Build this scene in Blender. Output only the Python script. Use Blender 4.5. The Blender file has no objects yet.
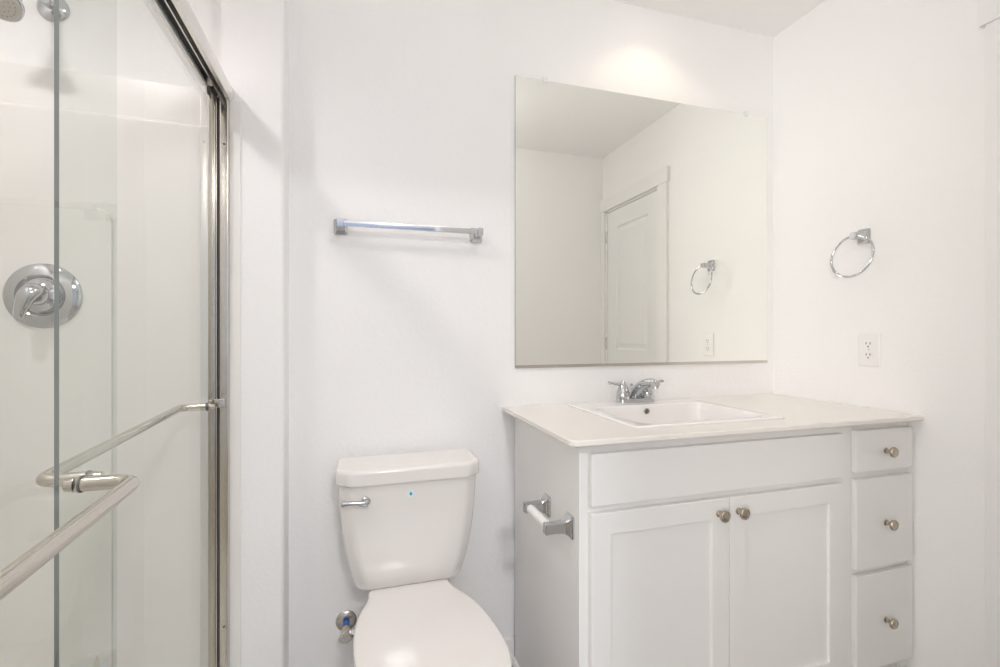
import bpy, bmesh, math
from mathutils import Vector, Matrix

# ------------------------------------------------------------------ camera, world, lights, exposure
sc = bpy.context.scene
COL = sc.collection
PI = math.pi
CAM_Z = 1.17
cam_d = bpy.data.cameras.new('camera')
cam_d.sensor_width = 36.0
cam_d.lens = 471.4 / 1000 * 36.0
cam_d.clip_start = 0.01
cam = bpy.data.objects.new('camera', cam_d)
COL.objects.link(cam)
cam.location = (0, 0, CAM_Z)
cam.rotation_euler = (PI / 2, 0, math.radians(-16.98))
sc.camera = cam

w = bpy.data.worlds.new('world')
sc.world = w
w.use_nodes = True
w.node_tree.nodes['Background'].inputs[0].default_value = (0.9, 0.95, 1.0, 1)
w.node_tree.nodes['Background'].inputs[1].default_value = 0.3

sc.view_settings.view_transform = 'Standard'
sc.view_settings.look = 'None'
sc.view_settings.gamma = 1.0
sc.view_settings.use_curve_mapping = False
sc.view_settings.exposure = 0.0
cy = sc.cycles
cy.use_denoising = True
cy.max_bounces = 16
cy.diffuse_bounces = 10
cy.glossy_bounces = 8
cy.transmission_bounces = 10
cy.transparent_max_bounces = 24
cy.sample_clamp_indirect = 8.0
cy.caustics_reflective = True

CEIL = 2.451
YB = 1.607          # back wall
YS = 1.507          # furred wall end beside the shower
XR = 1.727          # right wall
YF = 0.1176         # front wall (doorway) inner face
WARM = (1.0, 0.93, 0.85)
NEUT = (1.0, 0.965, 0.93)
COOL = (0.93, 0.965, 1.0)


def spot(name, loc, energy, color, cone, radius, blend=0.25):
    d = bpy.data.lights.new(name, 'SPOT')
    d.energy = energy
    d.color = color
    d.spot_size = math.radians(cone)
    d.spot_blend = blend
    d.shadow_soft_size = radius
    o = bpy.data.objects.new(name, d)
    COL.objects.link(o)
    o.location = loc
    return o


def area(name, loc, rot, energy, color, sx, sy=None):
    d = bpy.data.lights.new(name, 'AREA')
    d.energy = energy
    d.color = color
    d.shape = 'DISK' if sy is None else 'RECTANGLE'
    d.size = sx
    if sy:
        d.size_y = sy
    o = bpy.data.objects.new(name, d)
    COL.objects.link(o)
    o.location = loc
    o.rotation_euler = rot
    return o


VAN_L = (1.08, 1.40)
SHW_L = (-0.86, 0.74)
MID_L = (0.42, 0.62)
XL_HALL = -1.294
spot('vanity_downlight_lamp', (VAN_L[0], VAN_L[1], CEIL - 0.004), 4.2, (1.0, 0.80, 0.55), 124, 0.045, 0.5)
spot('shower_downlight_lamp', (SHW_L[0], SHW_L[1], CEIL - 0.004), 40, (1.0, 0.93, 0.95), 150, 0.08, 0.5)
room_fill = bpy.data.lights.new('room_fill_light', 'POINT')  # added fill light, brightens the ceiling and upper walls
room_fill.energy = 5.9
room_fill.color = (0.985, 0.96, 0.945)
room_fill.shadow_soft_size = 0.09
room_fill_o = bpy.data.objects.new('room_fill_light', room_fill)
COL.objects.link(room_fill_o)
room_fill_o.location = (MID_L[0], MID_L[1], CEIL - 0.15)
area('hall_ceiling_lamp', (0.3, -1.3, CEIL - 0.09), (0, 0, 0), 35, (0.97, 0.97, 0.955), 0.32)
area('hall_side_fill', (XL_HALL, -1.35, 1.35), (0, -PI / 2, 0), 68, (1.0, 0.985, 0.965), 1.2, 1.3)  # added fill, entering the doorway obliquely towards cabinet and right wall

# ------------------------------------------------------------------ materials
MATS = {}


def mat(name, color, rough=0.5, metal=0.0, bump=0.0, bscale=60.0, spec=0.5, coat=0.0, var=0.0):
    if name in MATS:
        return MATS[name]
    m = bpy.data.materials.new(name)
    m.use_nodes = True
    nt = m.node_tree
    b = nt.nodes['Principled BSDF']
    b.inputs['Base Color'].default_value = (*color, 1)
    b.inputs['Roughness'].default_value = rough
    b.inputs['Metallic'].default_value = metal
    b.inputs['Specular IOR Level'].default_value = spec
    b.inputs['Coat Weight'].default_value = coat
    b.inputs['Coat Roughness'].default_value = 0.05
    tc = nt.nodes.new('ShaderNodeTexCoord')
    if bump > 0:
        n = nt.nodes.new('ShaderNodeTexNoise')
        n.inputs['Scale'].default_value = bscale
        n.inputs['Detail'].default_value = 3.0
        nt.links.new(tc.outputs['Object'], n.inputs['Vector'])
        bp = nt.nodes.new('ShaderNodeBump')
        bp.inputs['Strength'].default_value = bump
        bp.inputs['Distance'].default_value = 0.002
        nt.links.new(n.outputs['Fac'], bp.inputs['Height'])
        nt.links.new(bp.outputs['Normal'], b.inputs['Normal'])
    if var > 0:
        n2 = nt.nodes.new('ShaderNodeTexNoise')
        n2.inputs['Scale'].default_value = 2.5
        nt.links.new(tc.outputs['Object'], n2.inputs['Vector'])
        mr = nt.nodes.new('ShaderNodeMapRange')
        mr.inputs['To Min'].default_value = rough - var
        mr.inputs['To Max'].default_value = rough + var
        nt.links.new(n2.outputs['Fac'], mr.inputs['Value'])
        nt.links.new(mr.outputs['Result'], b.inputs['Roughness'])
    MATS[name] = m
    return m


WALL = mat('wall_paint', (0.895, 0.888, 0.882), 0.72, bump=0.6, bscale=95, spec=0.3)
HALLP = mat('blue_grey_hall_paint', (0.36, 0.43, 0.58), 0.75, bump=0.3, bscale=110)
HALLS = mat('greige_hall_paint', (0.42, 0.40, 0.37), 0.75, bump=0.3, bscale=110)
CEILM = mat('ceiling_paint', (0.92, 0.915, 0.91), 0.85, bump=0.25, bscale=90, spec=0.2)
TRIM = mat('trim_paint', (0.86, 0.855, 0.845), 0.4, spec=0.4)
DOORM = mat('door_paint', (0.86, 0.86, 0.85), 0.4, spec=0.4)
CAB = mat('cabinet_paint', (0.80, 0.79, 0.78), 0.42, spec=0.4)
COUNTER = mat('cultured_marble', (0.83, 0.795, 0.75), 0.22, spec=0.5, coat=0.2)
CERAMIC = mat('sink_ceramic', (0.87, 0.85, 0.835), 0.12, coat=0.5)
TOILET = mat('toilet_vitreous_china', (0.82, 0.79, 0.765), 0.08, coat=0.6)
SEAT = mat('toilet_seat_plastic', (0.81, 0.78, 0.755), 0.06, coat=0.6)
FIBER = mat('fiberglass_gelcoat', (0.84, 0.825, 0.795), 0.3, coat=0.1)
HEADER = mat('brushed_header_metal', (0.82, 0.80, 0.775), 0.28, 1.0, var=0.03)
CHROME = mat('chrome', (0.58, 0.59, 0.605), 0.07, 1.0)
SATIN = mat('satin_nickel_frame', (0.64, 0.605, 0.55), 0.17, 1.0, var=0.03)
NICKEL = mat('brushed_nickel_knob', (0.52, 0.46, 0.38), 0.27, 1.0)
VALVE = mat('dull_plated_brass', (0.62, 0.59, 0.55), 0.25, 1.0)
BLUE = mat('blue_plastic', (0.03, 0.16, 0.55), 0.4)
BRASS = mat('orange_brass', (0.75, 0.42, 0.16), 0.3, 0.6)
PLASTIC = mat('white_plastic', (0.86, 0.85, 0.835), 0.35)
DARK = mat('dark_recess', (0.04, 0.04, 0.04), 0.6)
GASKET_SHADE = mat('grey_vinyl_and_shade', (0.12, 0.12, 0.115), 0.5)  # vinyl parts, and the painted shade inside the header channel
TEAL = mat('teal_print', (0.03, 0.33, 0.40), 0.4)
SPRAY = mat('shower_face', (0.50, 0.47, 0.42), 0.45)
CLEAR = mat('clear_acrylic', (0.85, 0.86, 0.85), 0.15)
GEDGE = mat('glass_edge', (0.21, 0.235, 0.235), 0.25)
STEEL = mat('hinge_steel', (0.7, 0.7, 0.7), 0.25, 1.0)

# mirror: silvered glass, very slightly green
MIRROR = mat('silvered_mirror', (0.965, 0.97, 0.935), 0.0, 1.0)


def glass_material():
    m = bpy.data.materials.new('clear_tempered_glass')
    m.use_nodes = True
    nt = m.node_tree
    nt.nodes.clear()
    out = nt.nodes.new('ShaderNodeOutputMaterial')
    tr = nt.nodes.new('ShaderNodeBsdfTransparent')
    tr.inputs[0].default_value = (0.965, 0.975, 0.965, 1)
    gl = nt.nodes.new('ShaderNodeBsdfGlossy')
    gl.inputs['Roughness'].default_value = 0.0
    fr = nt.nodes.new('ShaderNodeFresnel')
    fr.inputs['IOR'].default_value = 1.5
    geo = nt.nodes.new('ShaderNodeNewGeometry')
    mul = nt.nodes.new('ShaderNodeMath')          # only the outward face of the pane reflects
    mul.operation = 'MULTIPLY'
    inv = nt.nodes.new('ShaderNodeMath')
    inv.operation = 'SUBTRACT'
    inv.inputs[0].default_value = 1.0
    nt.links.new(geo.outputs['Backfacing'], inv.inputs[1])
    nt.links.new(fr.outputs[0], mul.inputs[0])
    nt.links.new(inv.outputs[0], mul.inputs[1])
    mx = nt.nodes.new('ShaderNodeMixShader')
    nt.links.new(mul.outputs[0], mx.inputs[0])
    nt.links.new(tr.outputs[0], mx.inputs[1])
    nt.links.new(gl.outputs[0], mx.inputs[2])
    nt.links.new(mx.outputs[0], out.inputs['Surface'])
    return m


GLASS = glass_material()


def emit_material(name, color, strength):
    m = bpy.data.materials.new(name)
    m.use_nodes = True
    b = m.node_tree.nodes['Principled BSDF']
    b.inputs['Base Color'].default_value = (0.9, 0.9, 0.9, 1)
    b.inputs['Emission Color'].default_value = (*color, 1)
    b.inputs['Emission Strength'].default_value = strength
    return m


LENS = emit_material('lit_lens', (1.0, 0.95, 0.88), 3.0)


def floor_material():
    m = bpy.data.materials.new('grey_vinyl_plank')
    m.use_nodes = True
    nt = m.node_tree
    b = nt.nodes['Principled BSDF']
    tc = nt.nodes.new('ShaderNodeTexCoord')
    mp = nt.nodes.new('ShaderNodeMapping')
    mp.inputs['Rotation'].default_value = (0, 0, PI / 2)
    br = nt.nodes.new('ShaderNodeTexBrick')
    br.inputs['Color1'].default_value = (0.36, 0.34, 0.32, 1)
    br.inputs['Color2'].default_value = (0.44, 0.42, 0.40, 1)
    br.inputs['Mortar'].default_value = (0.12, 0.11, 0.10, 1)
    br.inputs['Scale'].default_value = 1.0
    br.inputs['Mortar Size'].default_value = 0.0015
    br.inputs['Brick Width'].default_value = 1.2
    br.inputs['Row Height'].default_value = 0.15
    ns = nt.nodes.new('ShaderNodeTexNoise')
    ns.inputs['Scale'].default_value = 6
    ns.inputs['Detail'].default_value = 8
    mp2 = nt.nodes.new('ShaderNodeMapping')
    mp2.inputs['Scale'].default_value = (12, 1, 1)
    mx = nt.nodes.new('ShaderNodeMixRGB')
    mx.blend_type = 'OVERLAY'
    mx.inputs[0].default_value = 0.5
    nt.links.new(tc.outputs['Object'], mp.inputs[0])
    nt.links.new(mp.outputs[0], br.inputs['Vector'])
    nt.links.new(tc.outputs['Object'], mp2.inputs[0])
    nt.links.new(mp2.outputs[0], ns.inputs['Vector'])
    nt.links.new(br.outputs['Color'], mx.inputs[1])
    nt.links.new(ns.outputs['Fac'], mx.inputs[2])
    nt.links.new(mx.outputs[0], b.inputs['Base Color'])
    b.inputs['Roughness'].default_value = 0.4
    return m


FLOORM = floor_material()

# ------------------------------------------------------------------ mesh helpers


def new():
    return bmesh.new()


def link(name, bm, m, parent=None, smooth=True, angle=35, extra=()):
    bmesh.ops.recalc_face_normals(bm, faces=bm.faces)
    me = bpy.data.meshes.new(name)
    bm.to_mesh(me)
    bm.free()
    me.materials.append(m)
    for e in extra:
        me.materials.append(e)
    if smooth:
        me.shade_smooth()
        me.set_sharp_from_angle(angle=math.radians(angle))
    o = bpy.data.objects.new(name, me)
    COL.objects.link(o)
    if smooth:
        wn = o.modifiers.new('weighted_normals', 'WEIGHTED_NORMAL')
        wn.keep_sharp = True
    if parent is not None:
        o.parent = parent
        # parts are written in world coordinates; shift them into the parent's frame
        chain = parent
        off = Vector((0, 0, 0))
        while chain is not None:
            off += chain.location
            chain = chain.parent
        me.transform(Matrix.Translation(-off))
    return o


def box(bm, x0, x1, y0, y1, z0, z1, bevel=0.0, seg=2):
    r = bmesh.ops.create_cube(bm, size=1.0)
    vs = r['verts']
    for v in vs:
        v.co = Vector(((x0 + x1) / 2 + v.co.x * (x1 - x0), (y0 + y1) / 2 + v.co.y * (y1 - y0), (z0 + z1) / 2 + v.co.z * (z1 - z0)))
    if bevel > 0:
        es = list({e for v in vs for e in v.link_edges})
        bmesh.ops.bevel(bm, geom=es, offset=bevel, segments=seg, affect='EDGES', profile=0.5)
    return bm


def boxo(name, m, parent, *a, **k):
    return link(name, box(new(), *a, **k), m, parent)


def loft(bm, rings, cap0=True, cap1=True, closed=True):
    vr = [[bm.verts.new(p) for p in r] for r in rings]
    n = len(rings[0])
    for a, b in zip(vr[:-1], vr[1:]):
        for i in range(n if closed else n - 1):
            j = (i + 1) % n
            bm.faces.new((a[i], a[j], b[j], b[i]))
    if cap0:
        bm.faces.new(list(reversed(vr[0])))
    if cap1:
        bm.faces.new(vr[-1])
    return vr


def frame_of(axis):
    z = Vector(axis).normalized()
    up = Vector((0, 0, 1)) if abs(z.z) < 0.9 else Vector((0, 1, 0))
    x = up.cross(z).normalized()
    y = z.cross(x)
    return x, y, z


def lathe(bm, origin, axis, profile, n=32, cap0=True, cap1=True):
    """profile = [(distance along axis, radius)]"""
    x, y, z = frame_of(axis)
    o = Vector(origin)
    rings = []
    for t, r in profile:
        r = max(r, 1e-5)
        rings.append([o + z * t + x * (r * math.cos(2 * PI * i / n)) + y * (r * math.sin(2 * PI * i / n)) for i in range(n)])
    loft(bm, rings, cap0, cap1)
    return bm


def tube(bm, pts, radii, n=16, flat=1.0):
    pts = [Vector(p) for p in pts]
    if not isinstance(radii, (list, tuple)):
        radii = [radii] * len(pts)
    rings = []
    prev = None
    for i, p in enumerate(pts):
        if i == 0:
            d = pts[1] - pts[0]
        elif i == len(pts) - 1:
            d = pts[-1] - pts[-2]
        else:
            d = (pts[i + 1] - p).normalized() + (p - pts[i - 1]).normalized()
        d.normalize()
        if prev is None:
            x, y, _ = frame_of(d)
        else:
            x = prev - d * prev.dot(d)
            x.normalize()
            y = d.cross(x)
        prev = x
        r = radii[i]
        rings.append([p + x * (r * math.cos(2 * PI * k / n)) + y * (r * flat * math.sin(2 * PI * k / n)) for k in range(n)])
    loft(bm, rings)
    return bm


def fillet(pts, r, n=8):
    """round the inner corners of a polyline"""
    pts = [Vector(p) for p in pts]
    out = [pts[0]]
    for a, b, c in zip(pts[:-2], pts[1:-1], pts[2:]):
        u = (a - b).normalized()
        v = (c - b).normalized()
        p0, p1 = b + u * r, b + v * r
        for i in range(n + 1):
            t = i / n
            out.append(p0 * (1 - t) ** 2 + b * (2 * t * (1 - t)) + p1 * t ** 2)
    out.append(pts[-1])
    return out


def smooth_path(pts, n=6):
    """Catmull-Rom through points (tuples of any length)"""
    P = [tuple(p) for p in pts]
    P = [tuple(2 * a - b for a, b in zip(P[0], P[1]))] + P + [tuple(2 * a - b for a, b in zip(P[-1], P[-2]))]
    out = []
    for i in range(1, len(P) - 2):
        for k in range(n):
            t = k / n
            out.append(tuple(0.5 * (2 * b + (c - a) * t + (2 * a - 5 * b + 4 * c - d) * t * t + (3 * b - a - 3 * c + d) * t ** 3)
                             for a, b, c, d in zip(P[i - 1], P[i], P[i + 1], P[i + 2])))
    out.append(P[-2])
    return out


def rrect(cx, cy_, wx, wy, r, n=6):
    """rounded rectangle outline, counter-clockwise, (x, y)"""
    out = []
    for sx, sy, a0 in ((1, 1, 0), (-1, 1, PI / 2), (-1, -1, PI), (1, -1, 3 * PI / 2)):
        for i in range(n + 1):
            a = a0 + PI / 2 * i / n
            out.append((cx + sx * (wx / 2 - r) + r * math.cos(a), cy_ + sy * (wy / 2 - r) + r * math.sin(a)))
    return out


def prism(bm, poly, map3, t0, t1, bevel=0.0, seg=2):
    """extrude a 2-D polygon; map3(a, b, t) -> xyz"""
    n0 = len(bm.faces)
    v0 = [bm.verts.new(map3(a, b, t0)) for a, b in poly]
    v1 = [bm.verts.new(map3(a, b, t1)) for a, b in poly]
    n = len(poly)
    fs = [bm.faces.new(list(reversed(v0))), bm.faces.new(v1)]
    for i in range(n):
        j = (i + 1) % n
        bm.faces.new((v0[i], v0[j], v1[j], v1[i]))
    if bevel > 0:
        es = list({e for f in fs for e in f.edges})
        bmesh.ops.bevel(bm, geom=es, offset=bevel, segments=seg, affect='EDGES', profile=0.5)
    return bm


def holed_plate(bm, outer, hole, z0, z1):
    loops = []
    for poly in (outer, hole):
        vs = [bm.verts.new((x, y, z1)) for x, y in poly]
        loops.append([bm.edges.new((vs[i], vs[(i + 1) % len(vs)])) for i in range(len(vs))])
    r = bmesh.ops.triangle_fill(bm, use_beauty=True, use_dissolve=False, edges=loops[0] + loops[1])
    faces = [g for g in r['geom'] if isinstance(g, bmesh.types.BMFace)]
    ex = bmesh.ops.extrude_face_region(bm, geom=faces)
    for g in ex['geom']:
        if isinstance(g, bmesh.types.BMVert):
            g.co.z = z0
    return bm


def thing(name, label, cat, loc, group=None):
    o = bpy.data.objects.new(name, None)
    o.empty_display_size = 0.05
    COL.objects.link(o)
    o.location = loc
    o['label'] = label
    o['category'] = cat
    if group:
        o['group'] = group
    return o


def struct(o):
    o['kind'] = 'structure'
    return o


# ------------------------------------------------------------------ the room shell
HY = -2.6            # far end of the hall behind the doorway
XL = -1.30           # outer left
struct(boxo('floor', FLOORM, None, XL - 0.1, XR + 0.15, YF - 0.06, YB + 0.12, -0.06, 0.0))
struct(boxo('floor_hall', mat('brown_carpet', (0.16, 0.13, 0.11), 0.95, bump=0.8, bscale=300), None, XL - 0.1, XR + 0.15, HY - 0.1, YF - 0.06, -0.06, 0.0))
ceiling = struct(boxo('ceiling', CEILM, None, XL - 0.1, XR + 0.15, HY - 0.1, YB + 0.12, CEIL, CEIL + 0.06))
struct(boxo('wall_back', WALL, None, XL - 0.1, XR + 0.15, YB, YB + 0.12, 0.0, CEIL))

# furred plumbing wall behind the shower valve; its free vertical corner is bullnosed
XC = -0.202
poly = [(XL - 0.1, YB), (XL - 0.1, YS + 0.045), (-0.365, YS + 0.045), (-0.365, YS)]
rb = 0.012
for i in range(7):
    a = -PI / 2 + PI / 2 * i / 6
    poly.append((XC - rb + rb * math.cos(a), YS + rb + rb * math.sin(a)))
poly.append((XC, YB))
struct(link('wall_shower', prism(new(), poly, lambda a, b, t: (a, b, t), 0.0, CEIL), WALL))
struct(boxo('wall_left', WALL, None, XL - 0.1, -1.225, YF, YS + 0.045, 0.0, CEIL))

# right wall with the closet doorway
DY0, DY1, DZ = 0.172, 0.792, 2.045
b = new()
zy = [(YF - 0.115, 0), (DY0, 0), (DY0, DZ), (DY1, DZ), (DY1, 0), (YB, 0), (YB, CEIL), (YF - 0.115, CEIL)]
prism(b, zy, lambda a, c, t: (t, a, c), XR, XR + 0.12)
struct(link('wall_right', b, WALL, smooth=False))
struct(boxo('wall_hall_right', HALLS, None, XR, XR + 0.12, HY - 0.1, YF - 0.115, 0.0, CEIL))
# added unseen window panel, sited so its light reaches the cabinet fronts
win = struct(boxo('added_window_1', TRIM, None, XL, XL + 0.004, -2.0, -0.70, 0.72, 1.98, bevel=0.001))
boxo('added_window_frame', TRIM, win, XL, XL + 0.02, -2.06, -0.64, 1.98, 2.04, bevel=0.002)
boxo('added_window_sill', TRIM, win, XL, XL + 0.05, -2.06, -0.64, 0.66, 0.72, bevel=0.004)
# front wall with the doorway the room is seen through
OX0, OX1, OZ = -0.31, 0.50, 2.045
b = new()
prism(b, [(XL, 0), (OX0, 0), (OX0, OZ), (OX1, OZ), (OX1, 0), (XR, 0), (XR, CEIL), (XL, CEIL)],
      lambda a, c, t: (a, t, c), YF - 0.115, YF)
struct(link('wall_front', b, WALL, smooth=False))
struct(boxo('wall_hall_left', HALLS, None, XL - 0.1, XL, HY, YF - 0.115, 0, CEIL))
struct(boxo('wall_hall_end', HALLP, None, XL - 0.1, XR, HY - 0.1, HY, 0, CEIL))

# baseboards
BH = 0.083


def baseboard(name, x0, x1, y0, y1):
    struct(boxo(name, TRIM, None, x0, x1, y0, y1, 0.0, BH, bevel=0.003))


baseboard('baseboard_back', XC, 0.541, YB - 0.013, YB)
baseboard('baseboard_shower', -0.31, XC + 0.013, YS - 0.013, YS)
baseboard('baseboard_right', XR - 0.013, XR, 0.885, 1.09)
baseboard('baseboard_front', 0.59, XR, YF, YF + 0.013)

# ceiling downlights, built into the ceiling
for (lx, ly), r in ((VAN_L, 0.075), (SHW_L, 0.075)):
    ring = link('downlight', lathe(new(), (lx, ly, CEIL), (0, 0, -1), [(-0.002, r + 0.02), (0.003, r + 0.02), (0.006, r + 0.012), (0.004, r - 0.004), (-0.002, r - 0.004)], 40, False, False), PLASTIC, ceiling)
    link('lens', lathe(new(), (lx, ly, CEIL), (0, 0, -1), [(-0.001, r - 0.002), (0.0015, r - 0.004)], 40), LENS, ring)
link('fill_light_canopy', lathe(new(), (MID_L[0], MID_L[1], CEIL), (0, 0, -1), [(0, 0.065), (0.012, 0.065), (0.022, 0.05), (0.026, 0.02), (0.03, 0.001)], 36), CHROME, ceiling)  # canopy for the added fill light, an unseen fixture
ring = link('ceiling_lamp', lathe(new(), (0.3, -1.3, CEIL), (0, 0, -1), [(0, 0.17), (0.05, 0.17), (0.07, 0.15), (0.08, 0.08), (0.082, 0.001)], 40), LENS, ceiling)

# closet door on the right wall (seen in the mirror; its casing at the right edge)
door = bpy.data.objects.new('door_1', None)
COL.objects.link(door)
door.location = (XR + 0.03, (DY0 + DY1) / 2, 0)
struct(door)
dy0, dy1 = DY0 + 0.014, DY1 - 0.014
XD = XR + 0.004


def sunk_panel(bm, y0, y1, z0, z1, x):
    """moulded panel: frame groove then raised field, facing -x"""
    def r(i, d):
        return [(x + d, y0 + i, z0 + i), (x + d, y1 - i, z0 + i), (x + d, y1 - i, z1 - i), (x + d, y0 + i, z1 - i)]
    loft(bm, [r(0, 0.0), r(0.010, 0.009), r(0.022, 0.009), r(0.045, 0.002)], False, True)


b = new()
P = [(0.30, 0.675, 1.06, 1.915), (0.30, 0.675, 0.21, 0.93)]
# slab front built as a frame around the two panels
ys = [dy0, 0.30, 0.675, dy1]
zs = [0.012, 0.21, 0.93, 1.06, 1.915, 2.031]
gv = {}
for i, y in enumerate(ys):
    for k, z in enumerate(zs):
        gv[i, k] = b.verts.new((XD, y, z))
for i in range(3):
    for k in range(5):
        if i == 1 and k in (1, 3):
            continue
        b.faces.new((gv[i, k], gv[i, k + 1], gv[i + 1, k + 1], gv[i + 1, k]))
for p in P:
    sunk_panel(b, *p, XD)
bmesh.ops.remove_doubles(b, verts=b.verts, dist=1e-5)
# sides and rear
back = [(XD + 0.035, dy0, 0.012), (XD + 0.035, dy1, 0.012), (XD + 0.035, dy1, 2.031), (XD + 0.035, dy0, 2.031)]
front = [(XD, dy0, 0.012), (XD, dy1, 0.012), (XD, dy1, 2.031), (XD, dy0, 2.031)]
loft(b, [front, back], False, True)
link('door_slab', b, DOORM, door, smooth=False)
for z in (0.25, 1.10, 1.86):
    hg = link('hinge', lathe(new(), (XR - 0.004, DY0 + 0.008, z - 0.045), (0, 0, 1), [(0, 0.002), (0.002, 0.006), (0.088, 0.006), (0.09, 0.002)], 14), STEEL, door)
b = new()
lathe(b, (XD, dy1 - 0.06, 0.93), (-1, 0, 0), [(0, 0.031), (0.006, 0.031), (0.009, 0.012), (0.03, 0.011), (0.036, 0.024), (0.05, 0.028), (0.06, 0.022), (0.064, 0.002)], 28)
link('door_knob', b, STEEL, door)
# jambs, stop and flat casing with a wider head board
b = new()
for y0, y1 in ((DY0 - 0.0005, DY0 + 0.012), (DY1 - 0.012, DY1 + 0.0005)):
    box(b, XR - 0.001, XR + 0.12, y0, y1, 0, DZ)
box(b, XR - 0.001, XR + 0.12, DY0, DY1, DZ - 0.011, DZ + 0.0005)
struct(link('trim_1', b, TRIM, smooth=False))
struct(boxo('trim_2', TRIM, None, XR - 0.017, XR, DY1 + 0.004, 0.8786, 0.0, 2.047, bevel=0.002))
struct(boxo('trim_3', TRIM, None, XR - 0.017, XR, YF + 0.001, DY0 - 0.004, 0.0, 2.047, bevel=0.002))
struct(boxo('trim_4', TRIM, None, XR - 0.023, XR, YF + 0.001, 0.892, 2.047, 2.135, bevel=0.002))
# casing around the doorway in the front wall
struct(boxo('trim_5', TRIM, None, OX1, OX1 + 0.085, YF, YF + 0.017, 0.0, OZ, bevel=0.002))
struct(boxo('trim_6', TRIM, None, OX0 - 0.02, OX1 + 0.10, YF, YF + 0.02, OZ, OZ + 0.088, bevel=0.002))
# shoe moulding at the foot of the vanity's side
b = new()
prism(b, [(0, 0), (-0.013, 0), (-0.0125, 0.006), (-0.009, 0.013), (-0.004, 0.017), (0, 0.018)], lambda a, c, t: (0.541 + a, t, c), 1.092, YB - 0.013)
struct(link('trim_7', b, TRIM))

# ------------------------------------------------------------------ shower surround
SX0, SX1 = -1.215, -0.345
SY0, SY1 = YF + 0.012, 1.530
surround = thing('shower_surround', 'cream moulded fibreglass shower surround behind the sliding glass doors', 'shower surround', ((SX0 + SX1) / 2, (SY0 + SY1) / 2, 0))
# valve wall: profile with a rounded step below the top band
ZT, ZSTEP = 1.876, 1.768
pf = [(SY1 + 0.0205, 0.10), (SY1, 0.10), (SY1, ZSTEP - 0.012)]
for i in range(1, 6):
    a = PI / 2 * i / 5
    pf.append((SY1 + 0.011 * (1 - math.cos(a)), ZSTEP - 0.012 + 0.012 * math.sin(a)))
pf += [(SY1 + 0.012, ZT - 0.006), (SY1 + 0.015, ZT), (SY1 + 0.0205, ZT)]
b = new()
prism(b, pf, lambda a, c, t: (t, a, c), SX0, -0.366)
link('valve_wall_panel', b, FIBER, surround)
# raised shelf column on the valve wall
b = new()
prism(b, [(x, z) for x, z in rrect(-0.88, 0.805, 0.50, 1.40, 0.035, 6)], lambda a, c, t: (a, t, c), SY1 + 0.002, SY1 - 0.012, bevel=0.005, seg=3)
link('raised_panel', b, FIBER, surround)
# side wall, near end wall
boxo('side_wall_panel', FIBER, surround, SX0 - 0.006, SX0 + 0.012, SY0, SY1, 0.10, ZT, bevel=0.004)
boxo('near_wall_panel', FIBER, surround, SX0, -0.366, SY0 - 0.01, SY0 + 0.008, 0.10, ZT, bevel=0.004)
b = new()
outer = rrect((SX0 + SX1) / 2, (SY0 + SY1) / 2, SX1 - SX0, SY1 - SY0 + 0.02, 0.02)
o2 = rrect((SX0 + SX1) / 2 - 0.03, (SY0 + SY1) / 2, SX1 - SX0 - 0.13, SY1 - SY0 - 0.10, 0.05)
o3 = rrect((SX0 + SX1) / 2 - 0.03, (SY0 + SY1) / 2, SX1 - SX0 - 0.18, SY1 - SY0 - 0.15, 0.05)
loft(b, [[(x, y, 0.0) for x, y in outer], [(x, y, 0.115) for x, y in outer], [(x, y, 0.115) for x, y in o2], [(x, y, 0.045) for x, y in o3]])
link('shower_pan', b, FIBER, surround)
boxo('front_flange', FIBER, surround, -0.343, -0.315, YS - 0.006, YS, 0.084, 1.832, bevel=0.002)

# shower head
SHX = -0.767
sh = thing('showerhead', 'chrome wall shower head with a round speckled spray face', 'shower head', (SHX, SY1, 2.03))
yw = SY1 + 0.022
link('wall_flange', lathe(new(), (-0.772, yw, 2.037), (0, -1, 0), [(0, 0.036), (0.004, 0.036), (0.012, 0.030), (0.018, 0.018), (0.020, 0.012)], 36), CHROME, sh)
arm = fillet([(-0.772, yw, 2.037), (-0.774, 1.47, 2.037), (-0.783, 1.418, 1.985)], 0.03)
link('shower_arm', tube(new(), arm, 0.0105), CHROME, sh)
hd = Vector((-0.10, -0.62, -0.78)).normalized()
hp = Vector((-0.783, 1.418, 1.985))
head = link('spray_head', lathe(new(), hp, hd, [(-0.012, 0.010), (-0.006, 0.017), (0.008, 0.019), (0.014, 0.015), (0.022, 0.018), (0.040, 0.034), (0.052, 0.042), (0.060, 0.043), (0.062, 0.041)], 36), CHROME, sh)
b = new()
lathe(b, hp + hd * 0.0605, hd, [(0, 0.039), (0.003, 0.038), (0.004, 0.001)], 36)
face = link('spray_face', b, SPRAY, head)
b = new()
fx, fy, fz = frame_of(hd)
for ring_r, cnt in ((0.010, 6), (0.020, 12), (0.030, 20)):
    for i in range(cnt):
        a = 2 * PI * i / cnt
        c = hp + hd * 0.0635 + fx * ring_r * math.cos(a) + fy * ring_r * math.sin(a)
        lathe(b, c, hd, [(0, 0.0014), (0.0018, 0.0009)], 6)
nz = link('spray_nozzles', b, GASKET_SHADE, head)
nz['kind'] = 'stuff'

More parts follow.
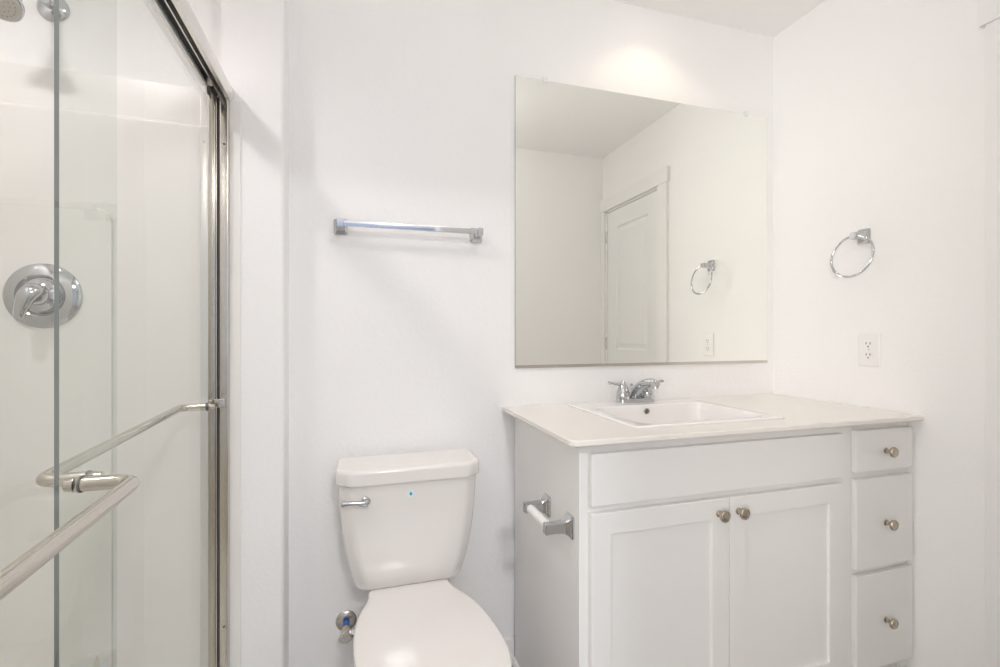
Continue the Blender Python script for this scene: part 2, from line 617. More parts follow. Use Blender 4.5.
# shower valve
SVX, SVZ = -0.776, 1.268
sv = thing('shower_valve', 'round chrome shower valve with a drooping lever on the surround wall', 'shower valve', (SVX, SY1 - 0.012, SVZ))
yv = SY1 - 0.0115
link('escutcheon', lathe(new(), (SVX, yv, SVZ), (0, -1, 0), [(0, 0.084), (0.003, 0.084), (0.007, 0.081), (0.013, 0.068), (0.016, 0.054), (0.013, 0.049), (0.009, 0.046)], 56), CHROME, sv)
link('hub', lathe(new(), (SVX, yv, SVZ), (0, -1, 0), [(0.008, 0.043), (0.020, 0.042), (0.025, 0.037), (0.030, 0.028), (0.042, 0.025), (0.046, 0.021), (0.047, 0.001)], 36), CHROME, sv)
path = smooth_path([(SVX + 0.006, yv - 0.034, SVZ + 0.006, 0.020), (SVX + 0.002, yv - 0.050, SVZ + 0.008, 0.0245), (SVX - 0.006, yv - 0.058, SVZ - 0.008, 0.0225), (SVX - 0.014, yv - 0.061, SVZ - 0.034, 0.0165), (SVX - 0.018, yv - 0.062, SVZ - 0.056, 0.0125), (SVX - 0.019, yv - 0.062, SVZ - 0.067, 0.006)])
link('lever', tube(new(), [p[:3] for p in path], [p[3] for p in path], 20, 0.8), CHROME, sv)
for s in (-1, 1):
    link('screw', lathe(new(), (SVX + s * 0.030, yv - 0.0115, SVZ + 0.045), (0, -1, 0), [(0, 0.005), (0.004, 0.005), (0.005, 0.003)], 14), CHROME, sv)

# ------------------------------------------------------------------ shower door frame and its two sliding panes
frame = thing('shower_door_frame', 'chrome shower door frame with a header track fixed to the wall end', 'shower door frame', (-0.367, YS, 0.1))
Y0H, Y1H = YF + 0.003, YS - 0.0005
# header: inverted channel with track lips and a curved fascia
prof = [(-0.3935, 1.838), (-0.3835, 1.838), (-0.3835, 1.841), (-0.3905, 1.841), (-0.3905, 1.862), (-0.369, 1.862), (-0.369, 1.840), (-0.366, 1.840), (-0.366, 1.862),
        (-0.3435, 1.862), (-0.3435, 1.834), (-0.3505, 1.834), (-0.3505, 1.831), (-0.3400, 1.830), (-0.3365, 1.838), (-0.3345, 1.850), (-0.3345, 1.861), (-0.337, 1.867), (-0.341, 1.869), (-0.3935, 1.869)]
b = new()
prism(b, prof, lambda a, c, t: (a, t, c), Y0H, Y1H - 0.012)
link('header_track', b, HEADER, frame)
for xa, xb in ((-0.3902, -0.3692), (-0.3658, -0.3437)):
    boxo('track_shade_strip', GASKET_SHADE, frame, xa, xb, Y0H + 0.01, Y1H - 0.0125, 1.8585, 1.8618)  # dark strip standing for the shade inside the header channel
b = new()
prism(b, [(-0.394, 1.836), (-0.3400, 1.828), (-0.3355, 1.838), (-0.3335, 1.850), (-0.3335, 1.862), (-0.336, 1.868), (-0.341, 1.8705), (-0.394, 1.8705)], lambda a, c, t: (a, t, c), Y1H - 0.012, Y1H, bevel=0.0012)
link('header_end_cap', b, HEADER, frame)


def jamb(y_wall, sgn):
    """wall channel: two rounded ribs with a deep groove; sgn = direction away from the wall"""
    pr = [(-0.3935, 0), (-0.3935, 0.014), (-0.3925, 0.0195), (-0.390, 0.0205), (-0.3785, 0.0205), (-0.3765, 0.0195), (-0.3765, 0.004), (-0.3745, 0.004), (-0.3745, 0.0175), (-0.3715, 0.0175),
          (-0.3705, 0.003), (-0.3635, 0.003), (-0.3635, 0.0195), (-0.361, 0.0205), (-0.346, 0.0205), (-0.3435, 0.0195), (-0.3425, 0.017), (-0.3425, 0)]
    bb = new()
    prism(bb, pr, lambda a, c, t: (a, y_wall + sgn * c, t), 0.128, 1.8365)
    return bb


link('wall_jamb', jamb(YS - 0.0005, -1), SATIN, frame)
link('jamb_groove_strip', box(new(), -0.3700, -0.3642, YS - 0.0105, YS - 0.0036, 0.13, 1.8355), GASKET_SHADE, frame)  # dark strip set in the groove between the jamb ribs
link('wall_jamb', jamb(YF + 0.012, 1), SATIN, frame)
for z in (1.70, 0.35):
    link('screw', lathe(new(), (-0.353, YS - 0.0215, z), (0, -1, 0), [(0, 0.0035), (0.0012, 0.003), (0.0016, 0.001)], 12), GASKET_SHADE, frame)
b = new()
prism(b, [(-0.396, 0.116), (-0.338, 0.116), (-0.340, 0.126), (-0.347, 0.130), (-0.364, 0.130), (-0.365, 0.138), (-0.369, 0.138), (-0.370, 0.130), (-0.390, 0.130), (-0.394, 0.126)], lambda a, c, t: (a, t, c), Y0H + 0.02, Y1H - 0.002)
link('threshold_track', b, SATIN, frame)
bb = boxo('bumper', SATIN, frame, -0.3745, -0.348, YS - 0.040, YS - 0.020, 0.965, 0.990, bevel=0.003)


def pane(name, label, x, y0, y1, ybar0, ybar1, zbar0, zbar1, side):
    """a framed-less glass pane with hangers and a looped towel bar; side=+1 bar on the room side"""
    t = thing(name, label, 'shower door', (x, (y0 + y1) / 2, 0.14), 'sliding glass shower doors')
    th = 0.0028
    bm = new()
    box(bm, x - th, x + th, y0, y1, 0.142, 1.832)
    bm.faces.ensure_lookup_table()
    for f in bm.faces:
        f.normal_update()
        if f.normal.y < -0.5 or abs(f.normal.z) > 0.5:
            f.material_index = 1
    link('glass_pane', bm, GLASS, t, smooth=False, extra=(GEDGE,))
    off = 0.066 * side
    p = [(x + side * th, ybar0, zbar0), (x + off, ybar0, zbar0), (x + off, ybar1, zbar1), (x + side * th, ybar1, zbar1)]
    bar = link('towel_bar', tube(new(), fillet(p, 0.026, 8), 0.0098, 20), SATIN, t)
    for yb, zb in ((ybar0, zbar0), (ybar1, zbar1)):
        link('bar_gasket', lathe(new(), (x + side * th, yb, zb), (side, 0, 0), [(0, 0.0112), (0.0022, 0.0112), (0.0024, 0.0095)], 24), GASKET_SHADE, t)
        link('bar_cap', lathe(new(), (x - side * (th + 0.0122), yb, zb), (side, 0, 0), [(0, 0.004), (0.0015, 0.0080), (0.0105, 0.0085), (0.0107, 0.0102), (0.0122, 0.0102)], 24), SATIN, t)
    for yh in (y0 + 0.07, y1 - 0.05):
        h = boxo('hanger', SATIN, t, x + th + 0.0002, x + th + 0.0022, yh - 0.02, yh + 0.02, 1.805, 1.852, bevel=0.0008)
        link('roller', lathe(new(), (x + th + 0.0022, yh, 1.8445), (1, 0, 0), [(0, 0.010), (0.0015, 0.011), (0.003, 0.009), (0.0045, 0.011), (0.006, 0.010)], 24), PLASTIC, h)
    return t


pane('glass_shower_door', 'outer sliding glass door with its towel bar on the room side', -0.3555, 0.165, 0.868, 0.26, 0.768, 0.944, 0.968, 1)
pane('glass_shower_door', 'inner sliding glass door with its towel bar inside the shower', -0.3805, 0.771, 1.483, 0.858, 1.448, 0.953, 0.972, -1)

# ------------------------------------------------------------------ toilet
TX = 0.157
toilet = thing('toilet', 'white two-piece toilet with closed lid between shower wall and vanity', 'toilet', (TX, 1.25, 0))


def tank_ring(z, hw, yf, yb, ch):
    """octagonal plan with chamfered front corners, softened"""
    c2 = ch * 0.45
    pts = [(TX - hw + ch * 1.15, yf), (TX + hw - ch * 1.15, yf), (TX + hw, yf + ch), (TX + hw, yb - c2), (TX + hw - c2, yb), (TX - hw + c2, yb), (TX - hw, yb - c2), (TX - hw, yf + ch)]
    out = []
    n = len(pts)
    for i in range(n):
        p, a, c = Vector(pts[i]), Vector(pts[i - 1]), Vector(pts[(i + 1) % n])
        r = min(0.012, (a - p).length * 0.4, (c - p).length * 0.4)
        p0 = p + (a - p).normalized() * r
        p1 = p + (c - p).normalized() * r
        for k in range(4):
            t = k / 3
            q = p0 * (1 - t) ** 2 + p * 2 * t * (1 - t) + p1 * t * t
            out.append((q.x, q.y, z))
    return out


YTB = 1.578
prof = smooth_path([(0.416, 0.139, 1.440), (0.418, 0.152, 1.431), (0.427, 0.159, 1.426), (0.46, 0.171, 1.421), (0.52, 0.185, 1.417), (0.60, 0.197, 1.413), (0.68, 0.203, 1.411), (0.738, 0.207, 1.410)], 3)
b = new()
loft(b, [tank_ring(z, hw, yf, YTB - (0.02 if z < 0.425 else 0.004), 0.030 if hw > 0.16 else 0.022) for z, hw, yf in prof])
tank = link('tank', b, TOILET, toilet, angle=60)
b = new()
L = [(0.732, 0.209, 1.406, 0.034), (0.733, 0.213, 1.401, 0.034), (0.737, 0.2145, 1.400, 0.034), (0.766, 0.2145, 1.400, 0.034), (0.772, 0.213, 1.402, 0.034), (0.776, 0.209, 1.407, 0.033), (0.778, 0.203, 1.414, 0.032)]
loft(b, [tank_ring(z, hw, yf, YTB + 0.004 - (yf - 1.400), ch) for z, hw, yf, ch in L])
link('tank_lid', b, TOILET, toilet, angle=60)
# flush lever on the tank's left front
b = new()
lathe(b, (0.0265, 1.4115, 0.688), (0, -1, 0), [(0, 0.013), (0.004, 0.013), (0.008, 0.009), (0.018, 0.008)], 24)
lv = link('flush_lever', b, CHROME, toilet)
lp = smooth_path([(0.0285, 1.391, 0.688, 0.0105), (0.019, 1.387, 0.689, 0.0085), (0.000, 1.385, 0.693, 0.0060), (-0.022, 1.385, 0.694, 0.0062), (-0.037, 1.387, 0.694, 0.0078), (-0.041, 1.388, 0.694, 0.004)])
link('lever_arm', tube(new(), [p[:3] for p in lp], [p[3] for p in lp], 16), CHROME, lv)
# round water-drop mark
bx, bz = 0.155, 0.697
bd = link('round_badge', lathe(new(), (bx, 1.4115, bz), (0, -1, 0), [(0, 0.0100), (0.0012, 0.0100), (0.0014, 0.0095)], 28), PLASTIC, toilet)
bd['label'] = 'round white badge with a teal water drop'
drop = [(0.0, 0.0068), (0.0018, 0.0035), (0.0038, 0.0004), (0.0042, -0.002), (0.0032, -0.0045), (0.0, -0.0058), (-0.0032, -0.0045), (-0.0042, -0.002), (-0.0038, 0.0004), (-0.0018, 0.0035)]
link('badge_ring', lathe(new(), (bx, 1.4106, bz), (0, -1, 0), [(0.0004, 0.0118), (0.0008, 0.0116), (0.0009, 0.0100)], 28), mat('pale_blue_print', (0.72, 0.80, 0.83), 0.4), bd)
link('drop_mark', prism(new(), drop, lambda a, c, t: (bx + a, t, bz + c), 1.4103, 1.4096), TEAL, bd)

# bowl, seat and lid: one plan outline used by all three
TC = 0.0
half = [(1.404, 0.105), (1.396, 0.116), (1.372, 0.1195), (1.345, 0.128), (1.310, 0.144), (1.265, 0.159), (1.220, 0.1675), (1.170, 0.1725), (1.110, 0.174), (1.050, 0.1700), (0.995, 0.153), (0.950, 0.124), (0.920, 0.086), (0.905, 0.044)]
half_s = smooth_path(half, 3)
plan = [(hw, y) for y, hw in half_s] + [(0.0, 0.9005)]
plan_full = plan + [(-hw, y) for hw, y in reversed(plan[:-1])]
CYP = 1.14


def plan_ring(z, inset, yback=None):
    out = []
    n = len(plan_full)
    for i, (hx, y) in enumerate(plan_full):
        p = Vector((hx, y))
        a, c = Vector(plan_full[i - 1]), Vector(plan_full[(i + 1) % n])
        if i == 0 or i == n - 1:
            d = Vector((hx / abs(hx) * 0.7, 0.7))
        else:
            tg = (c - a).normalized()
            d = Vector((tg.y, -tg.x))
            if d.dot(p - Vector((0, CYP))) < 0:
                d = -d
        q = p - d * inset
        out.append((0.15 + (1.39 - q.y) * 0.073 + q.x, q.y, z))
    return out


def plan_scale(z, s):
    return [(0.15 + (1.39 - (CYP + (y - CYP) * s)) * 0.073 + hx * s, CYP + (y - CYP) * s, z) for hx, y in plan_full]


b = new()
loft(b, [plan_ring(0.4145, 0.006), plan_ring(0.4150, 0.002), plan_ring(0.418, 0.0), plan_ring(0.426, 0.0), plan_ring(0.430, 0.0025), plan_ring(0.4322, 0.005), plan_scale(0.4335, 0.92), plan_scale(0.4345, 0.80), plan_scale(0.4352, 0.62), plan_scale(0.4357, 0.40), plan_scale(0.4359, 0.15)])
link('toilet_lid', b, SEAT, toilet, angle=50)
b = new()
loft(b, [plan_scale(0.396, 0.6), plan_ring(0.396, 0.006), plan_ring(0.398, 0.001), plan_ring(0.410, 0.001), plan_ring(0.4135, 0.006), plan_scale(0.4137, 0.6)])
link('toilet_seat', b, SEAT, toilet, angle=50)
for s in (-1, 1):
    link('hinge', box(new(), TX + s * 0.072 - 0.016, TX + s * 0.072 + 0.016, 1.392, 1.412, 0.399, 0.4145, 0.005, 3), SEAT, toilet)
# bowl with a rear deck the tank stands on
b = new()


def bowl_ring(z, sx, fy, wb, yb):
    """front part follows the seat plan scaled; the rear runs back to yb with half-width wb"""
    pts = []
    for hx, y in plan:
        pts.append((hx * sx, fy + (y - 0.9005) * (1.404 - fy) / (1.404 - 0.9005)))
    right = [(wb, yb), (wb, (yb + 1.404) / 2)] + pts
    full = right + [(-x, y) for x, y in reversed(right[:-1])]
    return [(TX + 0.006 + x, y, z) for x, y in full]


loft(b, [bowl_ring(0.0, 0.62, 1.06, 0.105, 1.50), bowl_ring(0.02, 0.60, 1.07, 0.100, 1.50), bowl_ring(0.12, 0.55, 1.06, 0.095, 1.50), bowl_ring(0.22, 0.66, 1.00, 0.10, 1.53), bowl_ring(0.31, 0.88, 0.93, 0.115, 1.55), bowl_ring(0.36, 0.97, 0.908, 0.122, 1.56), bowl_ring(0.388, 0.98, 0.905, 0.122, 1.56), bowl_ring(0.396, 0.96, 0.91, 0.118, 1.557)])
link('bowl', b, TOILET, toilet, angle=50)
# rear deck riser under the tank
b = new()
box(b, TX - 0.108, TX + 0.112, 1.380, 1.555, 0.394, 0.4155, bevel=0.010, seg=3)
link('bowl_deck', b, TOILET, toilet)

# water shut-off valve
VX, VZ = -0.0305, 0.240
sv2 = thing('shutoff_valve', 'small metal water shutoff valve with a blue collar on wall beside toilet', 'shutoff valve', (VX, YB, VZ))
link('wall_flange', lathe(new(), (VX, YB, VZ), (0, -1, 0), [(-0.002, 0.033), (0.002, 0.033), (0.007, 0.028), (0.010, 0.014)], 32), VALVE, sv2)
link('supply_stub', lathe(new(), (VX, YB, VZ), (0, -1, 0), [(0, 0.0075), (0.05, 0.0075)], 18), VALVE, sv2)
link('collar', lathe(new(), (VX, YB, VZ), (0, -1, 0), [(0.012, 0.0085), (0.014, 0.0105), (0.044, 0.0105), (0.046, 0.0085)], 8), BLUE, sv2)
link('brass_ring', lathe(new(), (VX, YB, VZ), (0, -1, 0), [(0.045, 0.010), (0.047, 0.012), (0.053, 0.012), (0.055, 0.010)], 20), BRASS, sv2)
link('valve_body', lathe(new(), (VX, YB, VZ), (0, -1, 0), [(0.054, 0.009), (0.056, 0.0125), (0.080, 0.0125), (0.083, 0.009), (0.090, 0.007)], 20), VALVE, sv2)
b = new()
ell = [(0.020 * math.cos(2 * PI * i / 28), 0.0125 * math.sin(2 * PI * i / 28)) for i in range(28)]
prism(b, ell, lambda a, c, t: (VX + a, YB - t, VZ + c), 0.088, 0.100, bevel=0.003)
link('oval_handle', b, VALVE, sv2)
out = fillet([(VX, YB - 0.068, VZ), (VX + 0.045, YB - 0.068, VZ - 0.004), (VX + 0.075, YB - 0.075, VZ + 0.02), (VX + 0.085, YB - 0.095, 0.425)], 0.02)
link('outlet_nut', lathe(new(), (VX + 0.010, YB - 0.068, VZ), (1, 0, -0.05), [(0, 0.0095), (0.006, 0.0095), (0.007, 0.013), (0.020, 0.013), (0.022, 0.010), (0.030, 0.010)], 6), VALVE, sv2, smooth=False)
link('supply_hose', tube(new(), out, 0.006, 12), VALVE, sv2)

# ------------------------------------------------------------------ vanity cabinet
CX0, CX1 = 0.541, XR - 0.001
FY = 1.085       # face frame
FR = 1.066       # faces of doors and drawers
van = thing('vanity_cabinet', 'white shaker vanity cabinet with two doors and three drawers on right', 'vanity cabinet', ((CX0 + CX1) / 2, 1.35, 0))
boxo('side_panel', CAB, van, CX0, CX0 + 0.018, FY + 0.0188, YB - 0.0135, 0.0, 0.893, bevel=0.001)
boxo('side_panel', CAB, van, CX1 - 0.018, CX1, FY + 0.02, YB - 0.002, 0.0, 0.893)
boxo('back_panel', CAB, van, CX0 + 0.018, CX1 - 0.018, YB - 0.014, YB - 0.002, 0.10, 0.893)
boxo('bottom_panel', CAB, van, CX0 + 0.018, CX1 - 0.018, FY + 0.02, YB - 0.014, 0.10, 0.118)
boxo('face_frame', CAB, van, CX0, CX1, FY, FY + 0.019, 0.104, 0.893, bevel=0.0012)
boxo('toe_kick', CAB, van, CX0 + 0.018, CX1 - 0.018, 1.165, 1.181, 0.0, 0.104)
boxo('false_front', CAB, van, 0.566, 1.418, FR, FY - 0.0005, 0.732, 0.866, bevel=0.003)


def knob(x, z, parent):
    link('knob', lathe(new(), (x, FR + 0.0005, z), (0, -1, 0), [(0, 0.0095), (0.003, 0.0095), (0.005, 0.0065), (0.013, 0.0058), (0.017, 0.009), (0.020, 0.0150), (0.0235, 0.0165), (0.0265, 0.0162), (0.0285, 0.0145), (0.0288, 0.0125), (0.0280, 0.0115), (0.0292, 0.008), (0.0298, 0.001)], 32), NICKEL, parent)


def shaker(x0, x1, z0, z1, kx, kz):
    s = 0.056
    d = thing_part = bpy.data.objects.new('door', None)
    COL.objects.link(d)
    d.parent = van
    d.location = Vector(((x0 + x1) / 2, FR, z0)) - van.location
    # frame: ring of four bars in one mesh (outer box loop to inner loop)
    bm = new()

    def r(i, y):
        return [(x0 + i, y, z0 + i), (x1 - i, y, z0 + i), (x1 - i, y, z1 - i), (x0 + i, y, z1 - i)]
    loft(bm, [r(0, FY - 0.0005), r(0, FR + 0.0015), r(0.0015, FR), r(s - 0.001, FR), r(s, FR + 0.001), r(s, FR + 0.010), r(s, FY - 0.0005)], False, False)
    vs = list(bm.verts)
    for i in range(4):
        j = (i + 1) % 4
        bm.faces.new((vs[i], vs[j], vs[24 + j], vs[24 + i]))
    link('door_frame', bm, CAB, d, angle=30)
    boxo('door_panel', CAB, d, x0 + s - 0.004, x1 - s + 0.004, FR + 0.0085, FR + 0.0145, z0 + s - 0.004, z1 - s + 0.004)
    knob(kx, kz, d)
    return d


shaker(0.566, 0.9910, 0.125, 0.714, 0.956, 0.674)
shaker(0.9940, 1.418, 0.125, 0.714, 1.022, 0.674)
for z0, z1 in ((0.740, 0.870), (0.439, 0.718), (0.125, 0.420)):
    dr = boxo('drawer', CAB, van, 1.4725, 1.7195, FR, FY - 0.0005, z0, z1, bevel=0.003)
    knob(1.597, (z0 + z1) / 2 - 0.004, dr)

# countertop with an opening for the sink
SKX0, SKX1, SKY0, SKY1 = 0.733, 1.260, 1.124, 1.570
KX0, KX1, KY0 = 0.499, XR - 0.0005, 1.039
ct = [(KX1, KY0), (KX1, YB - 0.0005), (KX0, YB - 0.0005)]
rc = 0.026
for i in range(9):
    a = PI + PI / 2 * i / 8
    ct.append((KX0 + rc + rc * math.cos(a), KY0 + rc + rc * math.sin(a)))
hole = rrect((SKX0 + SKX1) / 2, (SKY0 + SKY1) / 2, SKX1 - SKX0 - 0.03, SKY1 - SKY0 - 0.03, 0.03)
b = new()
holed_plate(b, ct, hole, 0.8935, 0.909)
top_edges = [e for e in b.edges if e.is_manifold and len(e.link_faces) == 2 and abs(e.verts[0].co.z - e.verts[1].co.z) < 1e-6
             and e.calc_face_angle(0) > 1.0 and (min(e.verts[0].co.y, e.verts[1].co.y) < KY0 + 0.03 or max(e.verts[0].co.x, e.verts[1].co.x) < KX0 + 0.001)]
bmesh.ops.bevel(b, geom=top_edges, offset=0.0035, segments=3, affect='EDGES', profile=0.5)
ctop = link('countertop', b, COUNTER)
ctop['label'] = 'cream cultured marble countertop with rounded corner on the vanity'
ctop['category'] = 'countertop'

# drop-in sink
sink = thing('sink', 'white rectangular drop-in sink set into the vanity countertop', 'sink', (0.987, 1.33, 0.909))
b = new()
scx, scy = (SKX0 + SKX1) / 2, (SKY0 + SKY1) / 2
SW, SD = SKX1 - SKX0, SKY1 - SKY0
bcx, bcy = scx, 1.311            # basin centre (set forward of the faucet deck)
BW, BD = 0.445, 0.315
rings = []
for z, dx, r in ((0.9092, 0.0, 0.012), (0.9120, 0.0, 0.012), (0.9142, 0.0025, 0.011), (0.9152, 0.006, 0.010)):
    rings.append([(x, y, z) for x, y in rrect(scx, scy, SW - 2 * dx, SD - 2 * dx, r)])
for z, dx, r in ((0.9148, -0.006, 0.05), (0.9130, -0.001, 0.048), (0.9085, 0.003, 0.046), (0.888, 0.008, 0.046), (0.850, 0.018, 0.05), (0.815, 0.032, 0.055), (0.795, 0.055, 0.06), (0.787, 0.09, 0.06), (0.783, 0.135, 0.018)):
    rings.append([(x, y, z) for x, y in rrect(bcx, bcy, BW - 2 * dx, BD - 2 * dx, min(r, (BD - 2 * dx) / 2 - 0.001))])
loft(b, rings, False, True)
bas = link('basin', b, CERAMIC, sink, angle=40)
link('drain', lathe(new(), (bcx, bcy, 0.7825), (0, 0, 1), [(0, 0.024), (0.003, 0.024), (0.005, 0.020), (0.004, 0.016), (0.006, 0.014), (0.007, 0.001)], 28), CHROME, sink)
yo = bcy + BD / 2 - 0.0125
ov = link('overflow_ring', lathe(new(), (scx - 0.004, yo + 0.002, 0.893), (0, -1, -0.2), [(0, 0.0115), (0.003, 0.0115), (0.0038, 0.0100), (0.003, 0.0085)], 24, False, False), CHROME, sink)
link('overflow_hole', lathe(new(), (scx - 0.004, yo + 0.002, 0.893), (0, -1, -0.2), [(0.0, 0.0088), (0.0022, 0.0088)], 20), GASKET_SHADE, sink)

# centreset faucet
FX, FYC, FZ = 1.000, 1.540, 0.9150
fau = thing('faucet', 'chrome two-handle faucet at the rear of the sink', 'faucet', (FX, FYC, FZ))
b = new()
rings = []
for z, s, r in ((0, 0.0, 0.024), (0.010, 0.0, 0.024), (0.014, 0.002, 0.022), (0.016, 0.006, 0.018)):
    rings.append([(x, y, FZ + z) for x, y in rrect(FX, FYC, 0.156 - 2 * s, 0.050 - 2 * s, r)])
loft(b, rings)
link('base_plate', b, CHROME, fau)
for s in (-1, 1):
    hx = FX + s * 0.052
    h = link('handle', lathe(new(), (hx, FYC, FZ), (0, 0, 1), [(0.014, 0.026), (0.022, 0.026), (0.026, 0.023), (0.028, 0.0225), (0.030, 0.024), (0.036, 0.0235), (0.052, 0.019), (0.064, 0.014), (0.070, 0.011), (0.075, 0.009), (0.079, 0.0055), (0.081, 0.001)], 28), CHROME, fau)
    lp = smooth_path([(hx, FYC, FZ + 0.064, 0.009), (hx + s * 0.016, FYC - 0.001, FZ + 0.067, 0.0085), (hx + s * 0.034, FYC - 0.003, FZ + 0.069, 0.006), (hx + s * 0.050, FYC - 0.005, FZ + 0.073, 0.0065), (hx + s * 0.062, FYC - 0.006, FZ + 0.074, 0.008), (hx + s * 0.066, FYC - 0.006, FZ + 0.074, 0.004)])
    link('lever', tube(new(), [p[:3] for p in lp], [p[3] for p in lp], 16, 0.75), CHROME, h)
sp = smooth_path([(FX, FYC + 0.010, FZ + 0.008, 0.022), (FX, FYC + 0.004, FZ + 0.024, 0.0215), (FX, FYC - 0.018, FZ + 0.047, 0.0200), (FX, FYC - 0.052, FZ + 0.068, 0.0180), (FX, FYC - 0.090, FZ + 0.079, 0.0160), (FX, FYC - 0.122, FZ + 0.080, 0.0140), (FX, FYC - 0.136, FZ + 0.077, 0.0095)], 5)
link('spout', tube(new(), [p[:3] for p in sp], [p[3] for p in sp], 20), CHROME, fau)
b = new()
lathe(b, (FX, FYC - 0.122, FZ + 0.074), (0, -0.2, -1), [(0, 0.0105), (0.012, 0.0105), (0.013, 0.008)], 20)
link('aerator', b, CHROME, fau)
b = new()
lathe(b, (FX, FYC + 0.026, FZ + 0.010), (0, 0, 1), [(0, 0.0028), (0.045, 0.0028), (0.047, 0.006), (0.053, 0.0065), (0.056, 0.003)], 14)
link('lift_rod', b, CHROME, fau)

# ------------------------------------------------------------------ toilet paper holder on the cabinet side
PZ = 0.664
tp = thing('toilet_paper_holder', 'chrome toilet paper holder with a bare white roller on cabinet side', 'toilet paper holder', (CX0, 1.20, PZ))
PY = (1.134, 1.288)


def sq_post(bm, origin, ax, up, prof):
    """square flared post: prof = [(distance, half-height, half-width)]"""
    o = Vector(origin)
    a = Vector(ax).normalized()
    u = Vector(up).normalized()
    s = a.cross(u)
    rings = []
    for t, h, wd in prof:
        c = min(h, wd) * 0.18
        rings.append([o + a * t + u * y + s * x for x, y in ((wd - c, h), (-wd + c, h), (-wd, h - c), (-wd, -h + c), (-wd + c, -h), (wd - c, -h), (wd, -h + c), (wd, h - c))])
    loft(bm, rings)
    return bm


for y in PY:
    b = new()
    sq_post(b, (CX0, y, PZ), (-1, 0, 0), (0, 0, 1), [(-0.0005, 0.030, 0.022), (0.004, 0.030, 0.022), (0.006, 0.028, 0.0205), (0.012, 0.021, 0.0165), (0.022, 0.0155, 0.0125), (0.048, 0.0135, 0.0105), (0.072, 0.0145, 0.0105), (0.074, 0.0135, 0.0095)])
    link('post', b, CHROME, tp, angle=20)
b = new()
lathe(b, (CX0 - 0.059, PY[0] + 0.010, PZ), (0, 1, 0), [(0, 0.006), (0.001, 0.0115), (0.062, 0.0115), (0.064, 0.0125), (0.131, 0.0125), (0.133, 0.006)], 24)
link('roller', b, PLASTIC, tp)

# ------------------------------------------------------------------ towel bar on the back wall
TBZ = 1.514
tb = thing('towel_bar', 'short chrome towel bar on the wall above the toilet', 'towel bar', (0.178, YB, TBZ))
for x in (-0.047, 0.402):
    b = new()
    sq_post(b, (x, YB, TBZ), (0, -1, 0), (0, 0, 1), [(-0.001, 0.025, 0.022), (0.004, 0.025, 0.022), (0.007, 0.022, 0.019), (0.012, 0.0155, 0.014), (0.024, 0.0125, 0.0105), (0.068, 0.0125, 0.0095), (0.070, 0.0115, 0.0085)])
    link('post', b, CHROME, tb, angle=20)
boxo('bar', CHROME, tb, -0.040, 0.395, YB - 0.0645, YB - 0.0565, TBZ - 0.0085, TBZ + 0.0085, bevel=0.001)

# ------------------------------------------------------------------ towel ring on the right wall
RY, RZ = 1.224, 1.514
tr = thing('towel_ring', 'chrome towel ring hanging on the right wall above the outlet', 'towel ring', (XR, RY, RZ))
b = new()
sq_post(b, (XR, RY, RZ), (-1, 0, 0), (0, 0, 1), [(-0.001, 0.027, 0.022), (0.004, 0.027, 0.022), (0.007, 0.024, 0.0195), (0.012, 0.016, 0.0145), (0.022, 0.0125, 0.0115), (0.056, 0.0115, 0.0105), (0.058, 0.0105, 0.0095)])
link('mount', b, CHROME, tr, angle=20)
b = new()
R0, rr = 0.0725, 0.0042
N, M = 64, 14
vg = []
for i in range(N):
    a = 2 * PI * i / N
    cy_, cz = R0 * math.sin(a), R0 * math.cos(a) - R0
    row = []
    for k in range(M):
        q = 2 * PI * k / M
        ry = (R0 + rr * math.cos(q)) * math.sin(a)
        rz = (R0 + rr * math.cos(q)) * math.cos(a) - R0
        row.append(b.verts.new((XR - 0.050 + rr * math.sin(q) + rz * 0.16, RY + ry, RZ + rz)))
    vg.append(row)
for i in range(N):
    for k in range(M):
        b.faces.new((vg[i][k], vg[(i + 1) % N][k], vg[(i + 1) % N][(k + 1) % M], vg[i][(k + 1) % M]))
link('ring', b, CHROME, tr)

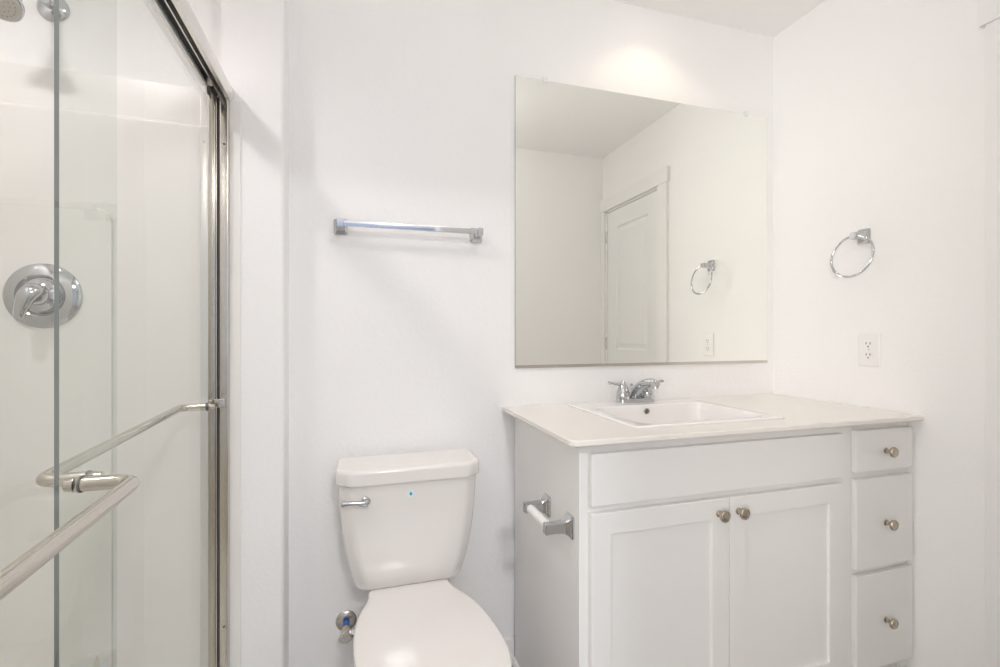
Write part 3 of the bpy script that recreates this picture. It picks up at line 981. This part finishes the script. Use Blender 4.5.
# ------------------------------------------------------------------ outlet on the right wall
OY, OZc = 1.2055, 1.113
ol = thing('wall_outlet', 'white duplex wall outlet above the right end of the countertop', 'outlet', (XR, OY, OZc))
b = new()
rings = []
for d, s in ((-0.0005, 0.0), (0.003, 0.0), (0.0055, 0.003), (0.006, 0.006)):
    rings.append([(XR - d, y, z) for y, z in rrect(OY, OZc, 0.074 - 2 * s, 0.119 - 2 * s, 0.004)])
loft(b, rings)
link('cover_plate', b, PLASTIC, ol)
for s in (-1, 1):
    zc = OZc + s * 0.0195
    b = new()
    rings = []
    for d, q in ((0.0055, 0.0), (0.0072, 0.0), (0.0076, 0.001)):
        rings.append([(XR - d, y, z) for y, z in rrect(OY, zc, 0.033 - 2 * q, 0.029 - 2 * q, 0.010)])
    loft(b, rings)
    rec = link('receptacle', b, PLASTIC, ol)
    for yy, hh in ((-0.0065, 0.0045), (0.0065, 0.0038)):
        boxo('slot', DARK, rec, XR - 0.0079, XR - 0.0072, OY + yy - 0.0012, OY + yy + 0.0012, zc + 0.003 - hh, zc + 0.003 + hh)
    link('slot', lathe(new(), (XR - 0.0072, OY, zc - 0.0085), (-1, 0, 0), [(0, 0.0026), (0.0007, 0.0026)], 14), DARK, rec)
link('screw', lathe(new(), (XR - 0.0055, OY, OZc), (-1, 0, 0), [(0, 0.003), (0.0012, 0.0026)], 14), STEEL, ol)

# ------------------------------------------------------------------ wall mirror
MX0, MX1, MZ0, MZ1 = 0.5465, 1.687, 1.0455, 2.096
mir = thing('wall_mirror', 'large frameless mirror on the back wall above the vanity', 'mirror', ((MX0 + MX1) / 2, YB, MZ0))
b = new()
box(b, MX0, MX1, YB - 0.0062, YB - 0.0004, MZ0 + 0.003, MZ1)
for f in b.faces:
    f.normal_update()
    f.material_index = 0 if f.normal.y < -0.5 else 1
link('mirror_glass', b, MIRROR, mir, smooth=False, extra=(GEDGE,))
b = new()
prism(b, [(YB - 0.0003, MZ0), (YB - 0.0085, MZ0), (YB - 0.0085, MZ0 + 0.010), (YB - 0.0066, MZ0 + 0.010), (YB - 0.0066, MZ0 + 0.0022), (YB - 0.0003, MZ0 + 0.0022)], lambda a, c, t: (t, a, c), MX0, MX1)
link('bottom_channel', b, SATIN, mir, smooth=False)
for x in (0.6624, 1.576):
    boxo('clip', CLEAR, mir, x - 0.008, x + 0.008, YB - 0.010, YB - 0.0003, MZ1 - 0.008, MZ1 + 0.012, bevel=0.002)
